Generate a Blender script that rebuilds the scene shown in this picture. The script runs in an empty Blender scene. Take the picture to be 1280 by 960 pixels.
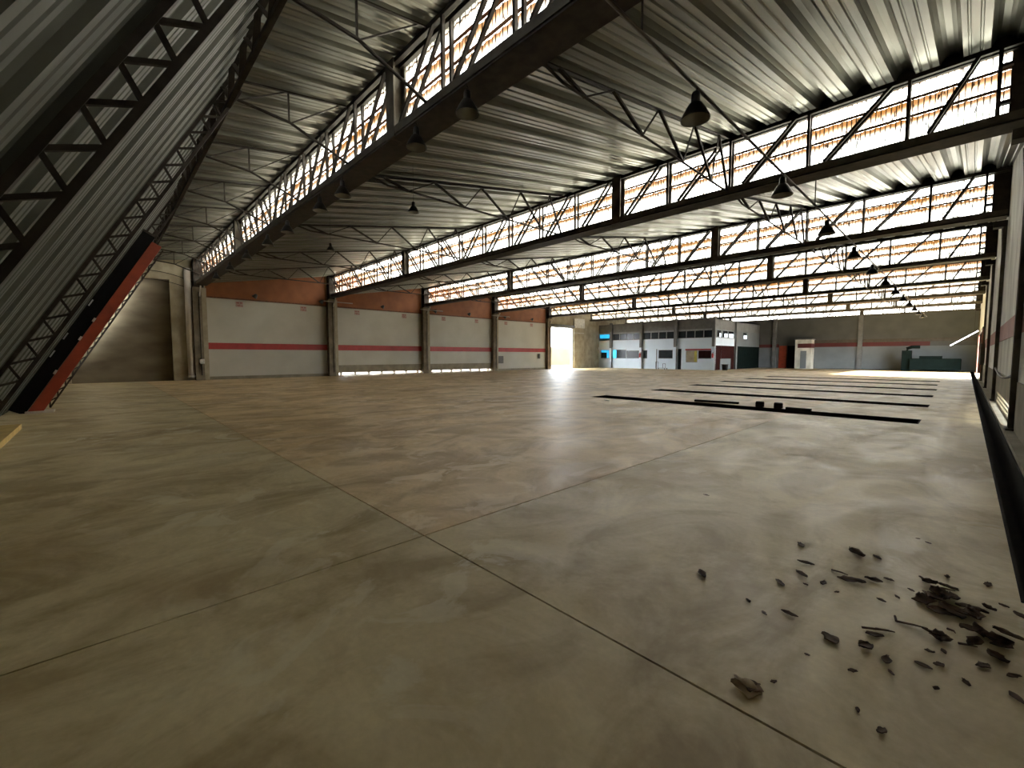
import bpy, bmesh, math, random
from mathutils import Vector, Matrix
random.seed(7)
sc = bpy.context.scene
col = sc.collection
R = math.radians

# ------------------------------------------------------------------ materials
def new_mat(name):
    m = bpy.data.materials.new(name); m.use_nodes = True
    nt = m.node_tree
    return m, nt, nt.nodes, nt.links, nt.nodes['Principled BSDF']

def mat(name, c, c2=None, rough=0.7, metal=0.0, scale=3.0, stretch=(1, 1, 1), bump=0.0, lo=0.35, hi=0.65, detail=6, spec=0.5):
    m, nt, N, L, b = new_mat(name)
    b.inputs['Roughness'].default_value = rough
    b.inputs['Metallic'].default_value = metal
    b.inputs['Specular IOR Level'].default_value = spec
    if c2 is None:
        c2 = tuple(v * 0.72 for v in c)
    tc = N.new('ShaderNodeTexCoord'); mp = N.new('ShaderNodeMapping')
    mp.inputs['Scale'].default_value = stretch
    nz = N.new('ShaderNodeTexNoise'); nz.inputs['Scale'].default_value = scale; nz.inputs['Detail'].default_value = detail
    cr = N.new('ShaderNodeValToRGB')
    cr.color_ramp.elements[0].position = lo; cr.color_ramp.elements[0].color = (*c2, 1)
    cr.color_ramp.elements[1].position = hi; cr.color_ramp.elements[1].color = (*c, 1)
    L.new(tc.outputs['Object'], mp.inputs['Vector']); L.new(mp.outputs['Vector'], nz.inputs['Vector'])
    L.new(nz.outputs['Fac'], cr.inputs['Fac']); L.new(cr.outputs['Color'], b.inputs['Base Color'])
    if bump:
        bp = N.new('ShaderNodeBump'); bp.inputs['Strength'].default_value = bump; bp.inputs['Distance'].default_value = 0.02
        L.new(nz.outputs['Fac'], bp.inputs['Height']); L.new(bp.outputs['Normal'], b.inputs['Normal'])
    return m

def emit(name, c, s):
    m, nt, N, L, b = new_mat(name)
    b.inputs['Base Color'].default_value = (*c, 1)
    b.inputs['Emission Color'].default_value = (*c, 1); b.inputs['Emission Strength'].default_value = s
    b.inputs['Roughness'].default_value = 0.5
    return m

def floor_mat():
    m, nt, N, L, b = new_mat('worn_concrete')
    tc = N.new('ShaderNodeTexCoord')
    def noise(scale, detail, rough=0.55, st=(1, 1, 1), dist=0.0):
        mp = N.new('ShaderNodeMapping'); mp.inputs['Scale'].default_value = st
        L.new(tc.outputs['Object'], mp.inputs['Vector'])
        n = N.new('ShaderNodeTexNoise'); n.inputs['Scale'].default_value = scale; n.inputs['Detail'].default_value = detail
        n.inputs['Roughness'].default_value = rough; n.inputs['Distortion'].default_value = dist
        L.new(mp.outputs['Vector'], n.inputs['Vector']); return n
    def ramp(src, p0, c0, p1, c1):
        r = N.new('ShaderNodeValToRGB')
        r.color_ramp.elements[0].position = p0; r.color_ramp.elements[0].color = (*c0, 1)
        r.color_ramp.elements[1].position = p1; r.color_ramp.elements[1].color = (*c1, 1)
        L.new(src.outputs['Fac'], r.inputs['Fac']); return r
    def mix(kind, fac, a, bb):
        x = N.new('ShaderNodeMix'); x.data_type = 'RGBA'; x.blend_type = kind
        if isinstance(fac, float): x.inputs['Factor'].default_value = fac
        else: L.new(fac, x.inputs['Factor'])
        L.new(a, x.inputs['A']); L.new(bb, x.inputs['B']); return x
    big = ramp(noise(0.32, 5, 0.6, dist=0.6), 0.34, FLOOR_A, 0.66, FLOOR_B)
    med = ramp(noise(1.1, 7, 0.62, st=(1, 0.6, 1), dist=1.0), 0.40, (0.68, 0.63, 0.54), 0.56, (1.06, 1.06, 1.06))
    fin = ramp(noise(22, 6), 0.3, (0.9, 0.9, 0.9), 0.7, (1.05, 1.05, 1.05))
    sw = ramp(noise(1.5, 8, 0.7, st=(0.7, 1.2, 1), dist=1.2), 0.44, (0.80, 0.76, 0.70), 0.60, (1, 1, 1))
    rust = ramp(noise(0.7, 4), 0.58, (0, 0, 0), 0.78, (1, 1, 1))
    a = mix('MULTIPLY', 1.0, big.outputs['Color'], med.outputs['Color'])
    a = mix('MULTIPLY', 0.8, a.outputs['Result'], fin.outputs['Color'])
    a = mix('MULTIPLY', 0.55, a.outputs['Result'], sw.outputs['Color'])
    pale = ramp(noise(1.9, 5, 0.6, st=(1, 0.8, 1), dist=0.8), 0.55, (0, 0, 0), 0.60, (1, 1, 1))
    zone = ramp(noise(0.22, 3), 0.46, (0, 0, 0), 0.60, (1, 1, 1))
    pm = N.new('ShaderNodeMath'); pm.operation = 'MULTIPLY'; L.new(pale.outputs['Color'], pm.inputs[0]); L.new(zone.outputs['Color'], pm.inputs[1])
    pf = N.new('ShaderNodeMath'); pf.operation = 'MULTIPLY'; pf.inputs[1].default_value = 0.5; L.new(pm.outputs[0], pf.inputs[0])
    pc = N.new('ShaderNodeRGB'); pc.outputs[0].default_value = (0.72, 0.68, 0.50, 1)
    a = mix('MIX', pf.outputs[0], a.outputs['Result'], pc.outputs[0])
    rc = N.new('ShaderNodeRGB'); rc.outputs[0].default_value = (0.30, 0.19, 0.11, 1)
    fm = N.new('ShaderNodeMath'); fm.operation = 'MULTIPLY'; fm.inputs[1].default_value = 0.35
    L.new(rust.outputs['Color'], fm.inputs[0])
    a = mix('MIX', fm.outputs[0], a.outputs['Result'], rc.outputs[0])
    # slabs beyond the joints: redder concrete, with missing light painted in as lightness
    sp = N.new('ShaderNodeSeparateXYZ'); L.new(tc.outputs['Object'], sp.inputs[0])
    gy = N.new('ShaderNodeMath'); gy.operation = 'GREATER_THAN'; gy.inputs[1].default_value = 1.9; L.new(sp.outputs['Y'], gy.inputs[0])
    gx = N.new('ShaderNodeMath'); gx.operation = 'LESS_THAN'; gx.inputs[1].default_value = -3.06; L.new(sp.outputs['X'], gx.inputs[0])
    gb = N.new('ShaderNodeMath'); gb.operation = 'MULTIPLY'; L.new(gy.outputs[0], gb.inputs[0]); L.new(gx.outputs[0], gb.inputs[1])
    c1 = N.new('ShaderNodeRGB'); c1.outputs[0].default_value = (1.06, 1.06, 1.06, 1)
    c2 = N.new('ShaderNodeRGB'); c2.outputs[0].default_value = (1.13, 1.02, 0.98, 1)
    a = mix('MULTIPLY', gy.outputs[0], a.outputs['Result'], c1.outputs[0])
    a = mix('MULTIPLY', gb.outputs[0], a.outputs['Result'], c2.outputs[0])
    L.new(a.outputs['Result'], b.inputs['Base Color'])
    rn = noise(1.6, 6, 0.6, st=(1, 0.5, 1), dist=1.0)
    rr = N.new('ShaderNodeMapRange'); rr.inputs['From Min'].default_value = 0.3; rr.inputs['From Max'].default_value = 0.7
    rr.inputs['To Min'].default_value = FLOOR_R[0]; rr.inputs['To Max'].default_value = FLOOR_R[1]
    L.new(rn.outputs['Fac'], rr.inputs['Value']); L.new(rr.outputs['Result'], b.inputs['Roughness'])
    b.inputs['Specular IOR Level'].default_value = 0.45
    bp = N.new('ShaderNodeBump'); bp.inputs['Strength'].default_value = 0.12; bp.inputs['Distance'].default_value = 0.01
    bn = noise(3.5, 8, 0.65); L.new(bn.outputs['Fac'], bp.inputs['Height']); L.new(bp.outputs['Normal'], b.inputs['Normal'])
    return m

def glazing_mat():
    """daylit fibreglass sheeting: white, with rust stained rows under the rails and vertical corrugation dirt"""
    m, nt, N, L, b = new_mat('daylit_fibreglass')
    tc = N.new('ShaderNodeTexCoord'); sp = N.new('ShaderNodeSeparateXYZ'); L.new(tc.outputs['Object'], sp.inputs[0])
    def math_(op, a, bb=None, clamp=False):
        x = N.new('ShaderNodeMath'); x.operation = op; x.use_clamp = clamp
        for i, v in enumerate((a, bb)):
            if v is None: continue
            if isinstance(v, (int, float)): x.inputs[i].default_value = v
            else: L.new(v, x.inputs[i])
        return x.outputs[0]
    def noise(scale, st, detail=4):
        mp = N.new('ShaderNodeMapping'); mp.inputs['Scale'].default_value = st
        L.new(tc.outputs['Object'], mp.inputs['Vector'])
        n = N.new('ShaderNodeTexNoise'); n.inputs['Scale'].default_value = scale; n.inputs['Detail'].default_value = detail
        L.new(mp.outputs['Vector'], n.inputs['Vector']); return n.outputs['Fac']
    streak = noise(5.0, (1, 1, 0.16), 4)
    patch = noise(0.55, (1, 1, 0.5), 3)
    edge = math_('MULTIPLY', math_('SUBTRACT', streak, 0.5), 0.5)
    z = sp.outputs['Z']
    stain = None
    for top, depth, k in ((6.985, 0.31, 1.0), (6.625, 0.17, 1.0), (7.33, 0.06, 0.8)):
        d = math_('SUBTRACT', top, z)                         # metres below the rail
        dd = math_('ADD', math_('DIVIDE', d, depth), edge)
        f = math_('SUBTRACT', 1.0, dd, True)
        f = math_('MULTIPLY', f, math_('GREATER_THAN', d, 0.0))
        f = math_('MULTIPLY', math_('MULTIPLY', f, 1.25, True), k)
        stain = f if stain is None else math_('MAXIMUM', stain, f)
    stain = math_('MULTIPLY', stain, math_('ADD', math_('MULTIPLY', patch, 0.9), 0.46), True)
    rib = N.new('ShaderNodeTexWave'); rib.inputs['Scale'].default_value = 3.6; rib.wave_profile = 'SIN'
    rib.inputs['Distortion'].default_value = 0.0
    L.new(tc.outputs['Object'], rib.inputs['Vector'])
    cr = N.new('ShaderNodeMix'); cr.data_type = 'RGBA'
    cr.inputs['A'].default_value = (1.0, 0.94, 0.80, 1); cr.inputs['B'].default_value = (1.0, 0.42, 0.10, 1)
    L.new(stain, cr.inputs['Factor'])
    line = math_('MULTIPLY', math_('SUBTRACT', math_('ADD', rib.outputs['Fac'], math_('MULTIPLY', streak, 0.25)), 0.16), 6.0, True)
    fleck = math_('SUBTRACT', 1.0, math_('MULTIPLY', math_('SUBTRACT', noise(16.0, (1, 1, 0.22), 2), 0.60), 14.0, True))
    ribk = math_('ADD', math_('MULTIPLY', math_('MULTIPLY', line, fleck), 0.955), 0.045)
    low = math_('MULTIPLY', math_('LESS_THAN', z, 6.62), math_('ADD', math_('MULTIPLY', streak, 0.55), 0.0))
    lowk = math_('SUBTRACT', 1.0, math_('MULTIPLY', low, 1.0), True)
    clear = math_('MULTIPLY', math_('SUBTRACT', 1.0, stain, True), lowk)
    dim = math_('ADD', math_('MULTIPLY', math_('POWER', clear, 2.6), 0.965), 0.035)
    dim = math_('MULTIPLY', dim, ribk, True)
    hue = N.new('ShaderNodeVectorMath'); hue.operation = 'SCALE'
    L.new(cr.outputs['Result'], hue.inputs[0]); L.new(dim, hue.inputs['Scale'])
    tr = N.new('ShaderNodeBsdfTransparent'); tl = N.new('ShaderNodeBsdfTranslucent'); mx = N.new('ShaderNodeMixShader')
    L.new(hue.outputs[0], tr.inputs['Color']); L.new(hue.outputs[0], tl.inputs['Color'])
    mx.inputs['Fac'].default_value = GLASS
    L.new(tr.outputs[0], mx.inputs[1]); L.new(tl.outputs[0], mx.inputs[2])
    out = [n for n in N if n.type == 'OUTPUT_MATERIAL'][0]
    L.new(mx.outputs[0], out.inputs['Surface']); N.remove(b)
    return m

GLASS = 0.42
FLOOR_A = (0.49, 0.40, 0.215); FLOOR_B = (0.63, 0.55, 0.335); FLOOR_R = (0.40, 0.62)
M = {}
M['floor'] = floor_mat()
M['glass'] = glazing_mat()
M['steel'] = mat('dark_oxidised_steel', (0.048, 0.038, 0.028), (0.022, 0.017, 0.012), rough=0.62, metal=0.35, scale=6)
M['girder'] = mat('grey_green_painted_steel', (0.115, 0.10, 0.07), (0.06, 0.05, 0.034), rough=0.6, metal=0.2, scale=4)
M['rust'] = mat('rusty_rail', (0.20, 0.085, 0.035), (0.10, 0.045, 0.02), rough=0.8, scale=8)
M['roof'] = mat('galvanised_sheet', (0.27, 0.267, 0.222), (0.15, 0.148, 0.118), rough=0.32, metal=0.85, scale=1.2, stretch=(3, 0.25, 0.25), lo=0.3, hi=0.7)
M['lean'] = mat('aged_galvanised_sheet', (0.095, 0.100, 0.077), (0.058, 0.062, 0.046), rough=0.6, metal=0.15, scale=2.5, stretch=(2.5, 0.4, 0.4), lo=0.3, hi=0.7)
M['concrete'] = mat('grey_brown_concrete', (0.44, 0.385, 0.265), (0.30, 0.255, 0.165), rough=0.85, scale=1.6, bump=0.2)
M['column'] = mat('weathered_column_concrete', (0.24, 0.20, 0.135), (0.15, 0.12, 0.075), rough=0.8, scale=2.2, bump=0.15)
M['boards'] = mat('board_marked_concrete', (0.21, 0.168, 0.10), (0.12, 0.092, 0.052), rough=0.85, scale=1.1, stretch=(0.6, 0.5, 1.3), lo=0.32, hi=0.68, bump=0.2)
M['white'] = mat('off_white_paint', (0.52, 0.50, 0.415), (0.465, 0.445, 0.36), rough=0.6, scale=0.7)
M['red'] = mat('red_band_paint', (0.40, 0.035, 0.03), (0.30, 0.028, 0.024), rough=0.55, scale=2)
M['fadedred'] = mat('faded_red_paint', (0.33, 0.12, 0.085), (0.24, 0.085, 0.06), rough=0.7, scale=2)
M['orange'] = mat('orange_brown_panel', (0.30, 0.10, 0.028), (0.23, 0.075, 0.02), rough=0.65, scale=1.4)
M['plinth'] = mat('olive_grey_plinth', (0.27, 0.24, 0.165), (0.19, 0.165, 0.11), rough=0.8, scale=2)
M['rightwall'] = mat('stained_white_wall', (0.64, 0.64, 0.56), (0.40, 0.385, 0.32), rough=0.75, scale=1.3, stretch=(1, 1, 0.5), lo=0.3, hi=0.6)
M['black'] = mat('black_lacquer', (0.005, 0.005, 0.006), (0.003, 0.003, 0.003), rough=0.4, scale=3, spec=0.15)
M['redbeam'] = mat('red_oxide_steel', (0.36, 0.055, 0.022), (0.26, 0.04, 0.018), rough=0.5, scale=3)
M['pipe'] = mat('pale_pipe', (0.60, 0.55, 0.47), (0.50, 0.45, 0.38), rough=0.5, scale=2)
M['lamp'] = mat('lamp_enamel', (0.045, 0.04, 0.032), (0.025, 0.022, 0.018), rough=0.4, metal=0.4, scale=5)
M['lampin'] = mat('lamp_inner_reflector', (0.35, 0.33, 0.28), rough=0.35, metal=0.6, scale=5)
M['trench'] = mat('dark_channel', (0.022, 0.015, 0.009), (0.010, 0.007, 0.005), rough=0.9, scale=5, spec=0.1)
M['pit'] = mat('wet_black_channel', (0.012, 0.009, 0.006), (0.006, 0.005, 0.003), rough=0.9, scale=5, spec=0.1)
M['mirror'] = mat('light_leak_glint', (0.9, 0.9, 0.92), (0.8, 0.8, 0.82), rough=0.3, metal=1.0, scale=4)
M['office'] = mat('pale_paint_cool_daylight', (0.70, 0.80, 0.88), (0.65, 0.75, 0.83), rough=0.6, scale=1)  # pale paint; its blue is cool doorway daylight put into the colour
M['officegrey'] = mat('grey_fascia', (0.17, 0.175, 0.17), (0.125, 0.13, 0.125), rough=0.7, scale=2)
M['frame'] = mat('grey_window_frame', (0.30, 0.33, 0.34), rough=0.5, scale=5)
M['pane'] = mat('dark_window_glass', (0.022, 0.030, 0.036), (0.015, 0.020, 0.025), rough=0.25, scale=1, spec=0.2)
M['cyan'] = emit('cyan_daylit_glass', (0.02, 0.36, 0.75), 0.36)
M['cyan2'] = emit('pale_cyan_daylit_glass', (0.05, 0.60, 0.90), 0.5)
M['daypane'] = emit('daylit_window_pane', (0.80, 0.92, 1.0), 1.0)
M['maroon'] = mat('maroon_panel', (0.030, 0.008, 0.007), rough=0.8, scale=2, spec=0.05)
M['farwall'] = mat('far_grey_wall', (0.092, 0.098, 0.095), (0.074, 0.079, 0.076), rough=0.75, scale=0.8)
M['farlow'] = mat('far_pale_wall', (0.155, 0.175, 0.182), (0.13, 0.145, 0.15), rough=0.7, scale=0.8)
M['farred'] = mat('far_red_band', (0.10, 0.014, 0.014), rough=0.6, scale=1)
M['yellow'] = mat('yellow_panel', (0.60, 0.52, 0.10), rough=0.6, scale=2)
M['green'] = mat('dark_green_machine_paint', (0.006, 0.011, 0.010), (0.004, 0.007, 0.006), rough=0.8, scale=3, spec=0.03)
M['leaf'] = mat('dry_brown_leaf', (0.17, 0.10, 0.055), (0.05, 0.03, 0.017), rough=0.85, scale=14)
M['leafpale'] = mat('pale_dry_leaf', (0.55, 0.46, 0.32), (0.25, 0.18, 0.10), rough=0.8, scale=14)
M['yellowfoot'] = mat('ochre_painted_concrete', (0.50, 0.36, 0.12), (0.38, 0.27, 0.09), rough=0.8, scale=4)
M['ground'] = mat('pale_yard', (0.115, 0.080, 0.065), (0.09, 0.062, 0.05), rough=0.9, scale=0.4)
M['tan'] = mat('tan_yard_wall', (0.105, 0.070, 0.040), (0.085, 0.054, 0.030), rough=0.9, scale=0.5)
M['tube'] = emit('lit_tube', (0.92, 0.93, 1.0), 2.0)
M['sign'] = mat('pink_sign', (0.50, 0.36, 0.30), rough=0.6, scale=4)
M['signred'] = mat('sign_red_mark', (0.36, 0.15, 0.12), rough=0.6, scale=4)
M['lightbox'] = mat('light_grey_box', (0.62, 0.59, 0.50), rough=0.5, scale=4)
M['darkbox'] = mat('dark_grey_box', (0.075, 0.065, 0.05), rough=0.5, scale=4)
M['extred'] = mat('extinguisher_red', (0.45, 0.03, 0.025), rough=0.35, scale=4)

# ------------------------------------------------------------------ mesh builder
class MB:
    def __init__(s): s.v = []; s.f = []; s.mi = []
    def add(s, vs, fs, k=0):
        o = len(s.v); s.v += [tuple(v) for v in vs]; s.f += [tuple(i + o for i in f) for f in fs]; s.mi += [k] * len(fs); return s
    def box(s, x0, x1, y0, y1, z0, z1, k=0):
        v = [(x0, y0, z0), (x1, y0, z0), (x1, y1, z0), (x0, y1, z0), (x0, y0, z1), (x1, y0, z1), (x1, y1, z1), (x0, y1, z1)]
        return s.add(v, [(0, 3, 2, 1), (4, 5, 6, 7), (0, 1, 5, 4), (1, 2, 6, 5), (2, 3, 7, 6), (3, 0, 4, 7)], k)
    def bar(s, p, q, w, h=None, up=(0, 0, 1), k=0):
        """rectangular bar p->q; w across, h along 'up'"""
        h = w if h is None else h
        p = Vector(p); q = Vector(q); d = (q - p).normalized(); u = Vector(up)
        if abs(d.dot(u)) > 0.98: u = Vector((0, 1, 0)) if abs(d.y) < 0.9 else Vector((1, 0, 0))
        a = d.cross(u).normalized() * (w / 2); b = a.cross(d).normalized() * (h / 2)
        v = [p - a - b, p + a - b, p + a + b, p - a + b, q - a - b, q + a - b, q + a + b, q - a + b]
        return s.add(v, [(0, 3, 2, 1), (4, 5, 6, 7), (0, 1, 5, 4), (1, 2, 6, 5), (2, 3, 7, 6), (3, 0, 4, 7)], k)
    def angle(s, p, q, w, t=0.012, up=(0, 0, 1), k=0):
        """L section bar (steel angle)"""
        p = Vector(p); q = Vector(q); d = (q - p).normalized(); u = Vector(up)
        if abs(d.dot(u)) > 0.98: u = Vector((0, 1, 0))
        a = d.cross(u).normalized(); b = a.cross(d).normalized()
        prof = [(0, 0), (w, 0), (w, t), (t, t), (t, w), (0, w)]
        v = [p + a * (x - w / 3) + b * (y - w / 3) for x, y in prof] + [q + a * (x - w / 3) + b * (y - w / 3) for x, y in prof]
        fs = [(i, (i + 1) % 6, 6 + (i + 1) % 6, 6 + i) for i in range(6)] + [(3, 2, 1, 0), (5, 4, 3, 0), (6, 7, 8, 9), (6, 9, 10, 11)]
        return s.add(v, fs, k)
    def tube(s, pts, r, n=8, k=0, cap=True):
        rings = []
        P = [Vector(p) for p in pts]; rr = r if isinstance(r, (list, tuple)) else [r] * len(P)
        o = len(s.v)
        for i, p in enumerate(P):
            d = (P[min(i + 1, len(P) - 1)] - P[max(i - 1, 0)]).normalized()
            u = Vector((0, 0, 1)) if abs(d.z) < 0.95 else Vector((1, 0, 0))
            a = d.cross(u).normalized(); b = a.cross(d)
            s.v += [tuple(p + (a * math.cos(t) + b * math.sin(t)) * rr[i]) for t in (2 * math.pi * j / n for j in range(n))]
        for i in range(len(P) - 1):
            for j in range(n):
                s.f.append((o + i * n + j, o + i * n + (j + 1) % n, o + (i + 1) * n + (j + 1) % n, o + (i + 1) * n + j)); s.mi.append(k)
        if cap:
            s.f.append(tuple(o + j for j in reversed(range(n)))); s.mi.append(k)
            s.f.append(tuple(o + (len(P) - 1) * n + j for j in range(n))); s.mi.append(k)
        return s
    def lathe(s, prof, c=(0, 0, 0), n=20, k=0):
        o = len(s.v)
        for r, z in prof:
            s.v += [(c[0] + r * math.cos(2 * math.pi * j / n), c[1] + r * math.sin(2 * math.pi * j / n), c[2] + z) for j in range(n)]
        for i in range(len(prof) - 1):
            for j in range(n):
                s.f.append((o + i * n + j, o + i * n + (j + 1) % n, o + (i + 1) * n + (j + 1) % n, o + (i + 1) * n + j)); s.mi.append(k)
        return s
    def holes(s, u0, u1, z0, z1, hs, t0, t1, axis='x', k=0):
        """wall slab spanning u (x or y) and z with rectangular holes; thickness t0..t1 on the other axis"""
        us = sorted({u0, u1, *[h[0] for h in hs], *[h[1] for h in hs]}); zs = sorted({z0, z1, *[h[2] for h in hs], *[h[3] for h in hs]})
        us = [u for u in us if u0 <= u <= u1]; zs = [z for z in zs if z0 <= z <= z1]
        for a, b in zip(us, us[1:]):
            run = None
            for c, d in zip(zs, zs[1:]):
                solid = not any(h[0] <= (a + b) / 2 <= h[1] and h[2] <= (c + d) / 2 <= h[3] for h in hs)
                if solid: run = (run[0], d) if run else (c, d)
                if (not solid or d == zs[-1]) and run:
                    if axis == 'x': s.box(a, b, t0, t1, run[0], run[1], k)
                    else: s.box(t0, t1, a, b, run[0], run[1], k)
                    run = None
        return s
    def build(s, name, mats, parent=None, smooth=False, origin=None):
        me = bpy.data.meshes.new(name)
        off = Vector(origin) if origin is not None else Vector((0, 0, 0))
        me.from_pydata([tuple(Vector(v) - off) for v in s.v], [], s.f)
        for m in (mats if isinstance(mats, (list, tuple)) else [mats]): me.materials.append(m)
        for p, k in zip(me.polygons, s.mi): p.material_index = k; p.use_smooth = smooth
        me.update()
        o = bpy.data.objects.new(name, me); col.objects.link(o); o.location = off
        if parent is not None: o.parent = parent
        return o

def tag(o, label, cat, group=None, kind=None):
    o['label'] = label; o['category'] = cat
    if group: o['group'] = group
    if kind: o['kind'] = kind
    return o
def thing(name, label, cat, loc=(0, 0, 0), group=None, kind=None):
    o = bpy.data.objects.new(name, None); col.objects.link(o); o.location = loc; o.empty_display_size = 0.2
    return tag(o, label, cat, group, kind)
def struct(o, label, cat):
    return tag(o, label, cat, None, 'structure')
def copy_tree(o, parent=None):
    c = o.copy(); col.objects.link(c)
    if parent is not None: c.parent = parent
    for ch in list(o.children): copy_tree(ch, c)
    return c
ORD = ['first', 'second', 'third', 'fourth', 'fifth', 'sixth', 'seventh', 'eighth', 'ninth', 'tenth', 'eleventh', 'twelfth', 'thirteenth', 'fourteenth', 'fifteenth', 'sixteenth']

# ------------------------------------------------------------------ dimensions
LX, RX = -33.0, 0.70                 # faces of the left and the right wall
Y1, BAY, NB = 4.6, 8.1, 8            # first clerestory, bay length, clerestories
GY = [Y1 + BAY * i for i in range(NB)]
FARY = GY[-1] - 0.15                 # face of the far wall
ZB, ZT = 6.04, 7.40                  # glazing bottom and top
A60 = math.atan2(7.0, 2.1 + 1.85); Y0 = -1.85
LD = Vector((0, math.cos(A60), math.sin(A60)))      # up the leaning wall
LN = Vector((0, math.sin(A60), -math.cos(A60)))     # its inward normal
LLEN = 7.0 / math.sin(A60)
def lean(x, s, d): return Vector((x, Y0, 0)) + LD * s + LN * d

# ------------------------------------------------------------------ floor with joints and channels
def build_floor():
    g = 0.007
    slots = []
    for i, (x0, x1) in enumerate(((-9.45, -0.66), (-9.5, -0.7), (-9.8, -0.78), (-10.0, -0.83), (-10.05, -0.95), (-10.1, -1.0))):
        y = 13.5 + 4.42 * i; slots.append((x0, x1, y - 0.47, y + 0.47))
    slots.append((0.30, 0.56, 4.0, 60.6))
    joints = [(-33.0, 0.30, 1.9 - g, 1.9 + g), (-3.06 - g, -3.06 + g, -1.8, 11.0)]
    hs = slots + joints
    xs = sorted({-33.2, 1.1, *[h[0] for h in hs], *[h[1] for h in hs]}); ys = sorted({-2.2, 61.6, *[h[2] for h in hs], *[h[3] for h in hs]})
    b = MB()
    inside = lambda x, y: any(h[0] < x < h[1] and h[2] < y < h[3] for h in hs)
    for x0, x1 in zip(xs, xs[1:]):
        run = None
        for y0, y1 in zip(ys, ys[1:]):
            sol = not inside((x0 + x1) / 2, (y0 + y1) / 2)
            if sol: run = (run[0], y1) if run else (y0, y1)
            if (not sol or y1 == ys[-1]) and run:
                b.box(x0, x1, run[0], run[1], -0.10, 0.0); run = None
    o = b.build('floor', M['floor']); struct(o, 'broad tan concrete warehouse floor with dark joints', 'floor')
    u = MB().box(-33.2, 1.1, -2.2, 61.6, -0.80, -0.70).build('trim_1', M['trench']); struct(u, 'dark screed under the joints and channels of the floor', 'floor')
    # channels let into the floor
    for i, (x0, x1, y0, y1) in enumerate(slots):
        c = MB(); t = 0.02
        dp = -0.60 if i == 6 else -0.50; mt = M['trench'] if i < 6 else M['pit']
        c.box(x0, x1, y0, y1, dp - 0.05, dp)
        c.box(x0, x0 + t, y0, y1, dp, 0.004).box(x1 - t, x1, y0, y1, dp, 0.004)
        c.box(x0 + t, x1 - t, y0, y0 + t, dp, 0.004).box(x0 + t, x1 - t, y1 - t, y1, dp, 0.004)
        if i < 6:
            ob = c.build('floor_channel', mt)
            tag(ob, '%s dark channel across the floor, counted from the camera%s' % (ORD[i], ', with loose blocks beside it' if i == 0 else ''), 'channel', 'parallel channels across the floor')
        else:
            ob = c.build('drain_trench', mt); tag(ob, 'long dark open drain trench beside the right wall', 'trench')
build_floor()

# ------------------------------------------------------------------ corrugated sheets
PITCH = 0.70
PROF = [(0.0, 0.0), (0.05, 0.0), (0.065, 0.022), (0.085, 0.022), (0.10, 0.0), (0.20, 0.0), (0.215, 0.022), (0.235, 0.022), (0.25, 0.0),
        (0.345, 0.0), (0.365, 0.09), (0.41, 0.165), (0.47, 0.20), (0.56, 0.20), (0.62, 0.165), (0.665, 0.09), (0.685, 0.0)]
def sheet(name, x0, x1, p0, p1, nrm, m, label, cat, hk=1.0):
    """deep-rib sheet from line p0 to line p1 (y,z pairs), ribs pushed along nrm"""
    b = MB(); n = int(math.ceil((x1 - x0) / PITCH)); xs = []
    for i in range(n):
        for u, h in PROF:
            x = x0 + i * PITCH + u
            if x <= x1: xs.append((x, h * hk))
    nx = Vector((0, nrm[0], nrm[1])).normalized()
    P0 = Vector((0, *p0)); P1 = Vector((0, *p1)); t = 0.006
    rows = [(P0, 0), (P1, 0), (P0, t), (P1, t)]
    N = len(xs)
    for P, tt in rows:
        b.v += [tuple(Vector((x, P.y, P.z)) + nx * (h + tt)) for x, h in xs]
    for j in range(N - 1):
        b.f += [(j, j + 1, N + j + 1, N + j), (2 * N + j + 1, 2 * N + j, 3 * N + j, 3 * N + j + 1)]; b.mi += [0, 0]
        b.f += [(j + 1, j, 2 * N + j, 2 * N + j + 1), (N + j, N + j + 1, 3 * N + j + 1, 3 * N + j)]; b.mi += [0, 0]
    return struct(b.build(name, m), label, cat)

for i in range(NB):
    if i == 0: p0, p1 = (2.05, 7.02), (GY[0] + 0.42, 7.46)
    else: p0, p1 = (GY[i - 1] + 0.38, 6.03), (GY[i] + 0.42, 7.50)
    sheet('ceiling' if i == 0 else 'ceiling.%03d' % i, LX - 0.2, RX + 0.2, p0, p1, (-(p1[1] - p0[1]), p1[0] - p0[0]), M['roof'],
          'corrugated grey metal roof slope under the %s clerestory from the camera' % ORD[i], 'ceiling')
    # closing board behind the rib ends
    struct(MB().box(LX - 0.2, RX + 0.2, GY[i] + 0.23, GY[i] + 0.27, 7.42, 7.68).build('trim_2' if i == 0 else 'trim_2.%03d' % i, M['steel']),
           'dark closing board above the %s clerestory' % ORD[i], 'trim')

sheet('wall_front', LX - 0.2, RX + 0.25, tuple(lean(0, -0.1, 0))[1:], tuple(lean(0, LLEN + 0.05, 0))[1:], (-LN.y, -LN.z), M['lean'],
      'steep leaning corrugated metal wall beside the camera', 'wall', 0.6)

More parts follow.
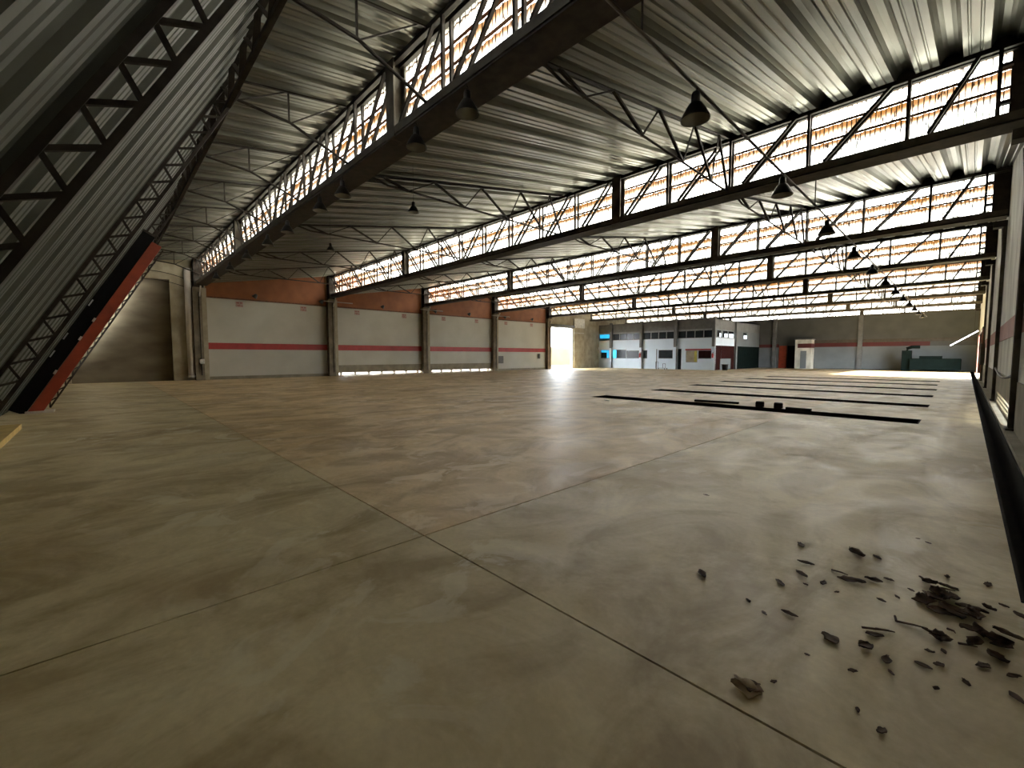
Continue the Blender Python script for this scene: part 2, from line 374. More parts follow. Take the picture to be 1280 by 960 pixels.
# ------------------------------------------------------------------ lattice joists on the leaning wall
def make_lean_joist(x, label):
    t = thing('lattice_joist', label, 'joist', (x, Y0, 0), 'lattice joists on the leaning wall')
    def at(s, d): return LD * s + LN * d
    d0, d1 = 0.035, 0.27
    for dd in (d0, d1):
        b = MB(); b.bar(at(0.15, dd), at(LLEN - 0.1, dd), 0.055, 0.055, up=tuple(LN)); b.build('chord', M['steel'], t)
    n = 18; st = (LLEN - 0.6) / n
    for k in range(n):
        s = 0.35 + k * st
        MB().bar(at(s, d0), at(s + st * 0.62, d1), 0.036, up=(1, 0, 0)).build('brace', M['steel'], t)
        MB().bar(at(s + st * 0.62, d1), at(s + st, d0), 0.036, up=(1, 0, 0)).build('brace', M['steel'], t)
    return t
LJ = [(-4.1, 'large dark lattice joist on the leaning wall, nearest the camera'), (-10.25, 'second dark lattice joist on the leaning wall from the camera'),
      (-18.2, 'dark lattice joist on the leaning wall directly behind the red beam'), (-22.4, 'small lattice joist on the leaning wall, second before the concrete bay'),
      (-28.4, 'smallest lattice joist on the leaning wall, next to the concrete bay')]
first = None
for x, lab in LJ:
    if first is None: first = make_lean_joist(x, lab)
    else:
        c = copy_tree(first); c.location.x = x; c['label'] = lab

# red and black inclined beam
t = thing('inclined_beam', 'deep inclined black beam with a bright red lower flange, standing on the floor', 'beam', (-17.0, Y0 + 0.4, 0))
def inc(s, d, x=0.0): return LD * s + LN * d + Vector((x, -0.4, 0))
S1 = 5.95
MB().bar(inc(0.14, 0.175), inc(S1, 0.175), 0.26, 0.31, up=tuple(LN)).build('web', M['black'], t)
MB().bar(inc(0.22, 0.47), inc(S1 - 0.15, 0.45), 0.30, 0.25, up=tuple(LN)).build('flange', M['redbeam'], t)
b = MB(); b.bar(inc(S1, 0.17), inc(S1 + 0.05, 0.17), 0.34, 0.36, up=tuple(LN)); b.build('end_cap', M['steel'], t)
b = MB(); b.box(-0.25, 0.25, -0.02, 0.50, 0.0, 0.05); b.build('base_plate', M['pipe'], t)
for s in (1.72, 2.27, 3.35):
    MB().bar(inc(s, 0.05, 0.135), inc(s + 0.2, 0.05, 0.135), 0.012, 0.03, up=tuple(LN)).build('leak_glint', M['mirror'], t)  # added shiny strips standing in for light leaking past the sheet
for s in (1.35, 2.4, 3.0):
    MB().bar(inc(s, 0.32, 0.16), inc(s + 0.12, 0.32, 0.16), 0.03, 0.05, up=tuple(LN)).build('bolt_plate', M['pipe'], t)
b = MB()
b.bar(inc(0.5, 0.66), inc(S1 - 0.2, 0.64), 0.05, 0.04, up=tuple(LN)); b.build('edge_rail', M['steel'], t)
k = 0; s = 0.5
while s < S1 - 0.6:
    MB().bar(inc(s, 0.66), inc(s + 0.16, 0.58), 0.03, up=(1, 0, 0)).build('edge_brace', M['steel'], t)
    MB().bar(inc(s + 0.16, 0.58), inc(s + 0.32, 0.66), 0.03, up=(1, 0, 0)).build('edge_brace', M['steel'], t); s += 0.32
f = MB(); f.box(-13.4, -9.0, Y0 - 0.05, Y0 + 0.62, 0, 0.10); f = f.build('footing', M['yellowfoot'])
tag(f, 'low ochre concrete footing at the base of the leaning wall', 'footing')

# lattice beam along the ridge of the leaning wall
t = thing('ridge_beam', 'long dark lattice beam where the leaning wall meets the roof', 'beam', (0, 2.1, 6.6))
MB().box(LX, RX, -0.16, -0.06, 0.24, 0.34).build('top_chord', M['steel'], t)
MB().box(LX, RX, -0.10, -0.02, -0.24, -0.16).build('bottom_chord', M['steel'], t)
MB().box(LX, RX, -0.05, 0.0, 0.27, 0.36).build('plate', M['steel'], t)
x = RX - 0.3; k = 0
while x > LX + 0.7:
    MB().bar((x, -0.11, 0.26), (x - 0.45, -0.06, -0.2), 0.10, 0.02).build('web', M['steel'], t)
    MB().bar((x - 0.45, -0.06, -0.2), (x - 0.9, -0.11, 0.26), 0.10, 0.02).build('web', M['steel'], t); x -= 0.9; k += 1

# ------------------------------------------------------------------ clerestories: glazing and lattice girders
XR = 0.36
def make_window(i):
    w = bpy.data.objects.new('window_%d' % (i + 1), None); col.objects.link(w); w.location = (0, GY[i], 0)
    struct(w, '%s row of bright daylit clerestory glazing from the camera' % ORD[i], 'window')
    b = MB(); n = int((XR - LX) / 0.05); o = []
    for z in (ZB - 0.02, ZT):
        for j in range(n + 1):
            o.append((LX + j * (XR - LX) / n, 0.20 + 0.014 * math.sin(j * math.pi / 2), z))
    b.add(o, [(j, j + 1, n + 2 + j, n + 1 + j) for j in range(n)])
    g = b.build('glazing', M['glass'], w)
    for z in (6.64, 7.0):
        MB().angle((LX, 0.155, z), (XR, 0.155, z), 0.06, 0.01).build('rail', M['rust'], w)
    MB().box(LX, XR, 0.13, 0.17, ZT - 0.03, ZT).build('head_rail', M['rust'], w)
    # solid ends between the glazing and the side walls
    MB().box(XR - 0.02, RX + 0.05, 0.10, 0.26, 5.9, 7.6).build('end_panel', M['steel'], w)
    MB().box(LX - 0.1, LX + 0.08, 0.10, 0.26, 5.9, 7.6).build('end_panel', M['steel'], w)
    MB().box(LX - 0.2, RX + 0.2, 0.14, 0.40, ZT, ZT + 0.055).build('sheet_rest', M['steel'], w)
    return w
for i in range(NB): make_window(i)

def make_girder(i):
    t = thing('clerestory_girder', '', 'girder', (0, GY[0], 0), 'lattice girders under the clerestories')
    MB().box(LX + 0.05, RX - 0.02, -0.16, 0.12, 5.91, 6.06).build('bottom_chord', M['girder'], t)
    g = MB(); g.box(LX + 0.05, RX - 0.02, -0.14, 0.44, 5.87, 5.905).box(LX + 0.05, RX - 0.02, 0.41, 0.44, 5.905, 6.08).box(LX + 0.05, RX - 0.02, 0.36, 0.41, 6.05, 6.08)
    g.build('gutter', M['steel'], t)
    tc = MB(); tc.box(LX + 0.05, RX - 0.02, -0.14, -0.06, 7.27, 7.36).box(LX + 0.05, RX - 0.02, 0.02, 0.10, 7.27, 7.36)
    tc.build('top_chord', M['steel'], t)
    for x in (-8.2, -22.0):
        b = MB(); b.box(x - 0.16, x + 0.16, -0.17, -0.13, 5.87, 7.36).box(x - 0.03, x + 0.03, -0.13, 0.08, 5.87, 7.36).box(x - 0.16, x + 0.16, 0.08, 0.12, 5.87, 7.36)
        b.build('main_post', M['girder'], t)
    eb = MB(); eb.box(0.2, 0.36, 0.0, 0.1, 6.30, 6.37); eb.build('end_bracket', M['steel'], t)
    MB().box(0.2, 0.36, 0.0, 0.1, 7.0, 7.06).build('end_bracket', M['steel'], t)
    xs = [0.20, -1.08, -2.86, -4.64, -6.42, -8.2] + [-8.2 - 1.725 * k for k in range(1, 9)] + [-22.0 - 1.8 * k for k in range(1, 7)]
    for x in xs:
        if x in (-8.2, -22.0): continue
        b = MB(); b.angle((x, -0.12, 6.05), (x, -0.12, 7.3), 0.06).angle((x, 0.06, 6.05), (x, 0.06, 7.3), 0.06)
        b.build('vertical', M['steel'], t)
    for a, c in zip(xs, xs[1:]):            # a right of c
        if abs(a - c) < 0.5: continue
        lo, hi = (c + 0.32, a - 0.28) if a > -15.2 else (a - 0.32, c + 0.28)
        b = MB(); b.angle((lo, -0.12, 6.07), (hi, -0.12, 7.3), 0.06, up=(0, 1, 0)).angle((lo, 0.06, 6.07), (hi, 0.06, 7.3), 0.06, up=(0, 1, 0))
        b.build('diagonal', M['steel'], t)
    return t
g0 = make_girder(0)
for i in range(NB):
    g = g0 if i == 0 else copy_tree(g0)
    g.location = (0, GY[i], 0)
    g['label'] = ['dark steel lattice girder running overhead, nearest the camera', 'dark steel lattice girder of the second clerestory from the camera'][i] if i < 2 else \
        ('dark steel lattice girder of the %s clerestory from the camera' % ORD[i] if i < 7 else 'last lattice girder, on top of the far wall')

# ------------------------------------------------------------------ roof joists (run towards the next clerestory)
def make_joist():
    t = thing('roof_joist', '', 'joist', (0, 0, 0), None)
    zr = lambda y: 6.03 + (y - 0.38) * (7.50 - 6.03) / (BAY + 0.04) - 0.04      # underside of the roof
    zl = lambda y: 5.90 + 0.008 * y
    MB().angle((0, 0.45, zr(0.45)), (0, BAY - 0.05, zr(BAY - 0.05)), 0.06).build('top_chord', M['steel'], t)
    MB().angle((0, 0.5, zr(0.5)), (0, 1.0, zl(1.0)), 0.055).angle((0, 1.0, zl(1.0)), (0, BAY - 0.1, zl(BAY - 0.1)), 0.055).build('bottom_chord', M['steel'], t)
    tops = [0.9, 2.45, 4.15, 5.85, 7.3]; lows = [1.6, 3.5, 5.3, 6.9, BAY - 0.12]
    for a, c in zip(tops, lows):
        MB().bar((0, a, zr(a)), (0, c, zl(c)), 0.055, 0.05).build('diagonal', M['steel'], t)
    for c, a in zip(lows, tops[1:]):
        MB().bar((0, c, zl(c)), (0, a, zr(a)), 0.028).build('tie', M['steel'], t)
    return t
j0 = make_joist(); JX = [-4.7, -10.55, -16.2, -21.8, -27.4]
JP = ['first from the right wall', 'second from the right wall', 'middle one of five', 'second from the left wall', 'first from the left wall']
n = 0
for i in range(NB - 1):
    for k, x in enumerate(JX):
        j = j0 if n == 0 else copy_tree(j0)
        j.location = (x, GY[i], 0); n += 1
        j['group'] = 'roof joists between clerestories'
        j['label'] = 'lattice joist between %s and %s clerestories, %s' % (ORD[i], ORD[i + 1], JP[k])
def make_short_joist():
    t = thing('short_roof_joist', '', 'joist', (0, 0, 0), None)
    zr = lambda y: 7.02 + (y - 2.05) * 0.44 / 2.97 - 0.05
    MB().angle((0, 2.15, zr(2.15)), (0, 4.45, zr(4.45)), 0.055).build('top_chord', M['steel'], t)
    MB().tube([(0, 2.2, 6.62), (0, 3.2, 6.52), (0, 3.5, 6.40), (0, 4.0, 6.22), (0, 4.5, 6.02)], 0.03, 8).build('bottom_chord', M['steel'], t)
    MB().bar((0, 3.18, 6.52), (0, 3.18, zr(3.18)), 0.032).build('post', M['steel'], t)
    MB().bar((0, 2.25, 6.62), (0, 3.14, zr(3.14)), 0.026).build('tie', M['steel'], t)
    MB().bar((0, 3.22, 6.52), (0, 4.3, zr(4.3)), 0.026).build('tie', M['steel'], t)
    return t
s0 = make_short_joist()
SX = [-0.5, -3.6, -6.9, -10.3, -13.7, -16.9, -20.2, -23.5, -26.8, -30.1]
for k, x in enumerate(SX):
    j = s0 if k == 0 else copy_tree(s0)
    j.location = (x, 0, 0); j['group'] = 'short joists beside the leaning wall'
    j['label'] = 'short curved joist between ridge beam and nearest girder, %s' % ('above the camera' if k == 0 else '%s from the camera end' % ORD[k])

# ------------------------------------------------------------------ side walls and far wall
WZ = 8.0
# left wall
wl = bpy.data.objects.new('wall_left', None); col.objects.link(wl); wl.location = (0, 0, 0)
struct(wl, 'long left wall of white bays with a red band under orange panels', 'wall')
DOOR = (37.35, 41.5)
CY = GY[:5]
t0, t1 = LX - 0.25, LX
hs = [(CY[1] + 0.38, CY[2] - 0.38, 0.06, 0.23), (CY[2] + 0.38, CY[3] - 0.38, 0.06, 0.23), (DOOR[0], DOOR[1], 0.0, 4.85), (-1.15, 3.22, 0.0, 6.05)]
wb = MB(); wb.holes(-2.2, 61.6, 0, WZ, hs, t0, t1, 'y'); wb.build('concrete', M['concrete'], wl)
rc = MB(); rc.box(LX - 0.75, LX - 0.55, -1.5, 4.0, -0.1, 6.4).box(LX - 0.6, LX - 0.2, 3.24, 3.5, 0, 6.2).box(LX - 0.6, LX - 0.2, -1.4, -1.15, 0, 6.2).box(LX - 0.6, LX - 0.2, -1.3, 3.6, 6.05, 6.3).box(LX - 0.6, LX - 0.2, -1.3, 3.6, -0.08, 0.0)
rc.build('boarded_niche', M['boards'], wl)
for i in range(4):
    a, c = CY[i] + 0.36, CY[i + 1] - 0.36
    zb = 0.20 if i in (0, 3) else 0.80
    p = MB(); p.box(LX, LX + 0.03, a, c, zb, 5.16); p.build('white_panel', M['white'], wl)
    p = MB(); p.box(LX + 0.03, LX + 0.036, a, c, 1.93, 2.34); p.build('red_band', M['red'], wl)
    p = MB()
    if i in (0, 3): p.box(LX, LX + 0.05, a, c, 0, 0.20)
    else:
        p.box(LX, LX + 0.05, a, c, 0.23, 0.80).box(LX, LX + 0.05, a, c, 0, 0.06)
        y = a + 0.25
        while y < c: p.box(LX - 0.2, LX + 0.02, y, y + 0.10, 0.06, 0.23); y += 1.12
    p.build('plinth', M['plinth'], wl)
    p = MB(); p.box(LX, LX + 0.04, a, c, 5.24, 7.6); p.build('orange_panel', M['orange'], wl)
    p = MB(); p.box(LX, LX + 0.10, a, c, 5.16, 5.24); p.build('ledge', M['rust'], wl)
p = MB(); p.box(LX, LX + 0.04, CY[4] + 0.3, 46.8, 4.95, 7.6); p.build('lintel_panel', M['concrete'], wl)
# door opening on the left
d = bpy.data.objects.new('door_1', None); col.objects.link(d); d.location = (LX, DOOR[0], 0); struct(d, 'tall bright open doorway in the left wall', 'door')
W_ = DOOR[1] - DOOR[0]
MB().box(-0.2, 0.06, -0.08, 0.02, 0, 4.85).build('jamb', M['lightbox'], d)
MB().box(-0.2, 0.06, W_ - 0.02, W_ + 0.08, 0, 4.85).build('jamb', M['lightbox'], d)
MB().box(-0.2, 0.12, -0.08, W_ + 0.08, 4.80, 5.05).build('head', M['officegrey'], d)
r = MB(); r.tube([(0.18, -0.1, 5.0), (0.18, W_ + 0.1, 5.0)], 0.17, 14); r.build('shutter_roll', M['officegrey'], d, True)

# left wall columns
def make_col():
    t = thing('wall_column', '', 'column', (LX, 0, 0), 'concrete columns along the left wall', 'thing')
    MB().box(0.0, 0.42, -0.36, 0.10, 0, 5.70).build('shaft', M['column'], t)
    MB().box(0.0, 0.30, 0.10, 0.36, 0, 5.70).build('pilaster', M['concrete'], t)
    MB().box(0.0, 0.46, -0.26, 0.22, 5.70, 7.6).build('head', M['steel'], t)
    b = MB(); b.bar((0.42, 0.0, 5.15), (0.95, 0.0, 5.72), 0.07); b.build('bracket', M['lightbox'], t)
    b = MB(); b.tube([(0.45, -0.05, 0.3), (0.45, -0.05, 5.4)], 0.025, 6); b.build('conduit', M['steel'], t)
    return t
c0 = make_col()
CL = ['concrete column at the end of the concrete bay, left edge of the striped wall', 'concrete column between the first and second striped wall bays', 'concrete column between the second and third striped wall bays',
      'concrete column between the third and fourth striped wall bays', 'concrete column at the near side of the bright doorway']
for i, y in enumerate(CY):
    c = c0 if i == 0 else copy_tree(c0)
    c.location = (LX, y, 0); c['label'] = CL[i]
c = thing('gate_pillar', 'wide pale pillar on the far side of the bright doorway', 'pillar', (LX, 42.6, 0), None, 'thing')
MB().box(0, 0.18, -0.95, 1.0, 0, 4.9).build('shaft', M['concrete'], c); MB().box(0, 0.24, -1.0, 1.05, 4.9, 6.0).build('head', M['lightbox'], c)
MB().box(0.18, 0.20, -0.95, 1.0, 4.25, 4.33).build('band', M['lightbox'], c)
# downpipe beside the niche, cables
t = thing('downpipe', 'thick pale downpipe between the concrete bay and the first column', 'pipe', (LX + 0.17, 4.06, 0.2))
MB().tube([(0, 0, 0.1), (0, 0, 6.6)], 0.17, 18).build('pipe', M['pipe'], t, True)
MB().tube([(0, 0, 0.0), (0, 0, 0.12)], 0.20, 18).build('shoe', M['lightbox'], t)
for k, z in enumerate((6.45, 5.95)):
    pts = [(LX + 0.04 + 0.05 * math.sin(u * math.pi), 1.9 + 2.5 * u, z + 0.35 * u * (1 - u) * 2 - 0.45 * u) for u in [j / 10 for j in range(11)]]
    o = MB().tube(pts, 0.018, 6).build('cable', M['steel']); tag(o, '%s sagging dark cable over the concrete bay' % ('upper' if k == 0 else 'lower'), 'cable')

# flood lamps, signs and boxes on the left wall
def make_flood():
    t = thing('flood_lamp', '', 'lamp', (0, 0, 0), 'flood lamps on the orange panels')
    MB().tube([(0.03, 0, 0.0), (0.28, 0, 0.02)], 0.022, 8).build('bracket', M['steel'], t)
    b = MB(); pr = [(0.055, -0.13), (0.09, -0.10), (0.16, 0.10), (0.165, 0.12), (0.15, 0.11), (0.08, -0.09), (0.0, -0.09)]
    b.lathe(pr, n=14); h = b.build('housing', M['extred'] if False else M['lamp'], t, True); h.location = (0.36, 0, 0.0); h.rotation_euler = (R(150), R(25), 0)
    b = MB(); b.lathe([(0.0, 0.07), (0.11, 0.07), (0.14, 0.09)], n=14); g = b.build('lens', M['pipe'], h, True)
    return t
f0 = make_flood()
for k, (y, lab) in enumerate(((7.63, 'at the middle of the first striped bay'), (11.9, 'at the right end of the first striped bay'), (16.7, 'at the middle of the second striped bay'),
                              (21.7, 'just past the second-to-third bay column'), (25.5, 'at the middle of the third striped bay'), (30.1, 'just past the third-to-fourth bay column'), (34.1, 'near the bright doorway'))):
    o = f0 if k == 0 else copy_tree(f0); o.location = (LX + 0.04, y, 5.46); o['label'] = 'small flood lamp on the orange panel ' + lab
for k, (y, L_) in enumerate(((12.0, 0), (20.1, 1), (28.2, 2))):
    o = MB().tube([(LX + 0.5, y, 5.5), (LX + 1.1, y + 1.9, 5.42)], 0.03, 8).build('wall_pole', M['pipe'])
    tag(o, 'thin pale pole projecting by the %s column of the striped wall' % ORD[k + 1], 'pole', 'pale poles at the wall columns')
for k, y in enumerate((6.77, 10.74, 14.7, 18.8, 22.8, 26.65, 30.53, 34.34)):
    t = thing('wall_sign', 'small reddish square sign high on the striped wall, %s from the leaning wall' % ORD[k], 'sign', (LX + 0.03, y, 4.87), 'small signs high on the striped wall')
    MB().box(0, 0.02, -0.21, 0.21, -0.17, 0.17).build('plate', M['sign'], t)
    b = MB()
    for (u0, u1, z0, z1) in ((-0.17, -0.02, 0.03, 0.13), (0.03, 0.17, 0.05, 0.13), (-0.17, 0.05, -0.08, -0.02), (-0.10, 0.17, -0.14, -0.10)): b.box(0.02, 0.024, u0, u1, z0, z1)
    b.build('red_marks', M['signred'], t)
def box_thing(name, label, cat, x0, x1, y0, y1, z0, z1, m, m2=None):
    t = thing(name, label, cat, ((x0 + x1) / 2, (y0 + y1) / 2, z0))
    dx, dy, h = (x1 - x0) / 2, (y1 - y0) / 2, z1 - z0
    o = MB().box(-dx, dx, -dy, dy, 0, h).build('housing', m, t)
    bv = o.modifiers.new('b', 'BEVEL'); bv.width = 0.012; bv.segments = 2
    MB().box(dx, dx + 0.012, -dy * 0.85, dy * 0.85, h * 0.08, h * 0.92).build('cover', m2 or m, t)
    MB().box(dx + 0.012, dx + 0.03, dy * 0.6, dy * 0.72, h * 0.45, h * 0.6).build('latch', M['steel'], t)
    return t
box_thing('switch_box', 'small white switch box on the first wall column', 'box', LX + 0.42, LX + 0.54, 4.42, 4.70, 1.02, 1.32, M['lightbox'])
box_thing('fuse_box', 'dark fuse box left on the fourth striped bay', 'box', LX + 0.03, LX + 0.25, 29.25, 30.0, 0.75, 1.5, M['darkbox'])
box_thing('hose_box', 'narrow dark box on the striped wall near the doorway', 'box', LX + 0.03, LX + 0.2, 35.35, 35.6, 1.2, 1.75, M['darkbox'])

# right wall
wr = bpy.data.objects.new('wall_right', None); col.objects.link(wr); struct(wr, 'stained right wall with a faded red band beside the drain trench', 'wall')
OPEN = (42.0, 55.5, 0.0, 3.3)
VENT = (13.5, 20.0, 0.10, 0.44)
MB().holes(-2.4, 61.6, 0, WZ, [OPEN, (13.2, 27.5, 0.0, 0.6)], RX + 0.02, RX + 0.25, 'y').build('concrete', M['rightwall'], wr)
MB().holes(-2.2, 42.0, 0.0, 1.0, [VENT], RX - 0.01, RX + 0.02, 'y').build('plinth', M['plinth'], wr)
for a, c in ((-2.0, 42.0), (55.5, 61.5)):
    MB().box(RX + 0.005, RX + 0.02, a, c, 1.95, 2.42).build('red_band', M['fadedred'], wr)
MB().box(0.56, RX, -2.2, 42.0, 0, 0.07).build('kerb', M['plinth'], wr)
vh = []
for k, z in enumerate((0.12, 0.23, 0.34)):
    y = VENT[0] + 0.06 + 0.21 * (k % 2)
    while y < VENT[1] - 0.4: vh.append((y, y + 0.30, z, z + 0.075)); y += 0.42
v = MB(); v.holes(VENT[0], VENT[1], VENT[2], VENT[3], vh, RX + 0.004, RX + 0.016, 'y')
MB().box(RX + 0.0, RX + 0.02, 20.0, 27.6, 0.0, 0.6).build('thin_panel', M['plinth'], wr)
v.build('vent_grille', M['plinth'], wr)
d = bpy.data.objects.new('door_2', None); col.objects.link(d); d.location = (RX, OPEN[0], 0); struct(d, 'bright open gateway in the right wall near the far end', 'door')
MB().box(-0.05, 0.2, -0.1, 0.0, 0, 3.3).build('jamb', M['fadedred'], d); MB().box(-0.05, 0.2, 13.5, 13.6, 0, 3.3).build('jamb', M['fadedred'], d); MB().box(-0.05, 0.2, -0.1, 13.6, 3.3, 3.42).build('head', M['steel'], d)
def make_rcol():
    t = thing('steel_column', '', 'column', (RX, 0, 0), 'dark columns along the right wall', 'thing')
    b = MB(); b.box(-0.085, 0.0, -0.12, -0.09, 0, 5.75).box(-0.085, 0.0, 0.09, 0.12, 0, 5.75).box(-0.05, -0.02, -0.09, 0.09, 0, 5.75); b.build('shaft', M['girder'], t)
    MB().box(-0.12, 0.0, -0.2, 0.2, 0.07, 0.11).build('base_plate', M['steel'], t)
    MB().box(-0.30, 0.0, -0.16, 0.16, 5.55, 5.74).build('bracket', M['steel'], t)
    MB().bar((-0.05, 0.1, 4.4), (-0.05, 1.7, 5.9), 0.05).build('knee_brace', M['steel'], t)
    MB().tube([(-0.03, 0.22, 0.2), (-0.03, 0.22, 5.4)], 0.02, 6).build('conduit', M['steel'], t)
    return t
r0 = make_rcol(); ry = [12.75 + 8.1 * k for k in range(4)] + [57.6]
for k, y in enumerate(ry):
    o = r0 if k == 0 else copy_tree(r0); o.location = (RX, y, 0)
    o['label'] = 'dark steel column on the right wall, %s from the camera' % ORD[k] if k < 4 else 'dark steel column on the right wall beyond the gateway'
box_thing('switch_cabinet', 'dark cabinet on the right wall beside the gateway', 'cabinet', RX - 0.16, RX, 36.0, 37.0, 1.0, 2.2, M['darkbox'])
pts = [(RX - 0.05, 13.0 + 7.6 * u, 1.12 - 0.16 * math.sin(u * math.pi)) for u in [j / 12 for j in range(13)]]
tag(MB().tube(pts, 0.025, 6).build('wall_cable', M['steel']), 'dark cable sagging along the right wall between the nearest two columns', 'cable')
# lit tube hanging askew by the gateway
t = thing('tube_lamp', 'bright white tube lamp hanging askew by the right gateway', 'lamp', (-0.18, 46.0, 2.80))
MB().tube([(-0.69, 0, -0.52), (0.69, 0, 0.52)], 0.032, 10).build('tube', M['tube'], t)
MB().bar((-0.62, 0, -0.40), (0.66, 0, 0.565), 0.05, 0.03).build('batten', M['steel'], t)
MB().tube([(0.5, 0, 0.44), (0.5, 0, 2.9)], 0.008, 6).build('hanger', M['steel'], t)

# far wall
wf = bpy.data.objects.new('wall_back', None); col.objects.link(wf); wf.location = (0, FARY, 0); struct(wf, 'dim far end wall with a dark red band', 'wall')
MB().holes(LX - 0.2, RX + 0.2, 0, 6.05, [(-15.2, -14.3, 0, 2.75)], 0.0, 0.25).build('concrete', M['farwall'], wf)
MB().box(-19.0, -16.1, -0.03, 0, 0.05, 2.55).box(-12.4, RX, -0.03, 0, 0.1, 2.55).build('pale_panel', M['farlow'], wf)
MB().box(-19.0, -16.1, -0.04, 0, 2.55, 2.95).box(-12.4, -2.6, -0.04, 0, 2.55, 3.0).build('red_band', M['farred'], wf)
MB().box(-12.4, RX, -0.06, 0, 3.0, 3.35).build('dark_band', M['darkbox'], wf)
MB().box(-15.3, -14.2, 0.25, 0.35, 0, 2.9).build('dark_recess', M['black'], wf)
for x, lab in ((-8.2, 'grey column in the middle of the far wall'), (-16.6, 'grey column on the far wall beside the red door')):
    o = MB().box(x - 0.2, x + 0.2, FARY - 0.2, FARY, 0, 6.05).build('far_column', M['officegrey']); tag(o, lab, 'column', None, 'thing')
t = thing('red_door', 'red door leaf standing open on the far wall', 'door', (-15.65, FARY, 0), None, 'thing')
MB().box(-0.42, 0.42, -0.09, -0.03, 0, 2.75).build('leaf', M['redbeam'], t); MB().tube([(0.33, -0.14, 1.05), (0.33, -0.09, 1.05)], 0.03, 8).build('handle', M['steel'], t)
t = thing('gate_cabin', 'small pale cabin with a red stripe against the far wall', 'cabin', (-13.2, FARY, 0))
MB().box(-0.85, 0.75, -1.4, 0, 0, 3.4).build('body', M['rightwall'], t); MB().box(-0.6, 0.77, -1.42, -0.05, 2.45, 2.95).build('stripe', M['farred'], t)
MB().box(-0.95, 0.85, -1.5, 0, 3.4, 3.5).build('roof', M['officegrey'], t); MB().box(-0.3, 0.3, -1.43, -1.4, 0.05, 2.1).build('door_panel', M['farlow'], t)
# dark machine against the far wall
t = thing('machine', 'dark green machine standing in the far right corner', 'machine', (-2.6, 58.9, 0))
b = MB(); b.box(-1.3, 2.3, -0.8, 0.8, 0.15, 1.25); o = b.build('body', M['green'], t); bv = o.modifiers.new('b', 'BEVEL'); bv.width = 0.05
MB().box(-1.9, -1.2, -0.5, 0.5, 0.0, 2.05).build('cabinet', M['green'], t)
MB().tube([(-1.55, 0, 2.0), (-1.55, 0, 2.25), (-1.2, 0, 2.4), (-0.6, 0, 2.4)], 0.16, 10).build('duct', M['green'], t, True)
MB().box(-0.6, 1.0, -0.5, 0.5, 1.25, 1.5).build('hood', M['green'], t)
for x in (-1.2, 2.15): MB().box(x, x + 0.12, -0.7, 0.7, 0, 0.15).build('foot', M['steel'], t)

# ------------------------------------------------------------------ office block on the far left
OY = 47.0; OXL, OXR = LX + 0.02, -18.3
t = thing('office_block', 'two-storey pale office block with window rows, tinted with blue daylight, in the far left corner', 'office', (0, OY, 0), None, 'thing')
low = [(-32.7, -31.3, 1.2, 2.28), (-30.9, -28.95, 1.2, 2.30), (-28.9, -26.95, 1.2, 2.18), (-26.7, -26.1, 1.2, 2.2), (-24.7, -22.95, 1.2, 2.2), (-22.35, -21.95, 0.0, 2.3), (-21.45, -20.15, 0.8, 2.12), (-20.1, -18.65, 1.2, 2.12)]
MB().holes(OXL, OXR, 0, 2.3, low, 0, 0.15).build('lower_wall', M['office'], t)
MB().box(OXL, OXR, -0.12, 0.15, 2.3, 2.62).build('slab_edge', M['office'], t)
MB().box(OXL, OXR, 0, 0.15, 2.62, 3.45).build('parapet', M['office'], t)
MB().box(OXL, OXR, -0.02, 0.15, 4.28, 4.42).build('header', M['frame'], t)
MB().box(OXL, OXR, 0.02, 0.15, 4.42, 5.45).build('fascia', M['officegrey'], t)
MB().box(OXL, OXR, 0.15, 14.0, 5.35, 5.45).build('roof', M['officegrey'], t)
MB().box(OXL, OXR, 1.6, 1.7, 0, 5.35).build('inner_wall', M['officegrey'], t)
MB().box(OXL, OXR - 0.2, 0.15, 14.0, 2.35, 2.5).build('mid_floor', M['officegrey'], t)
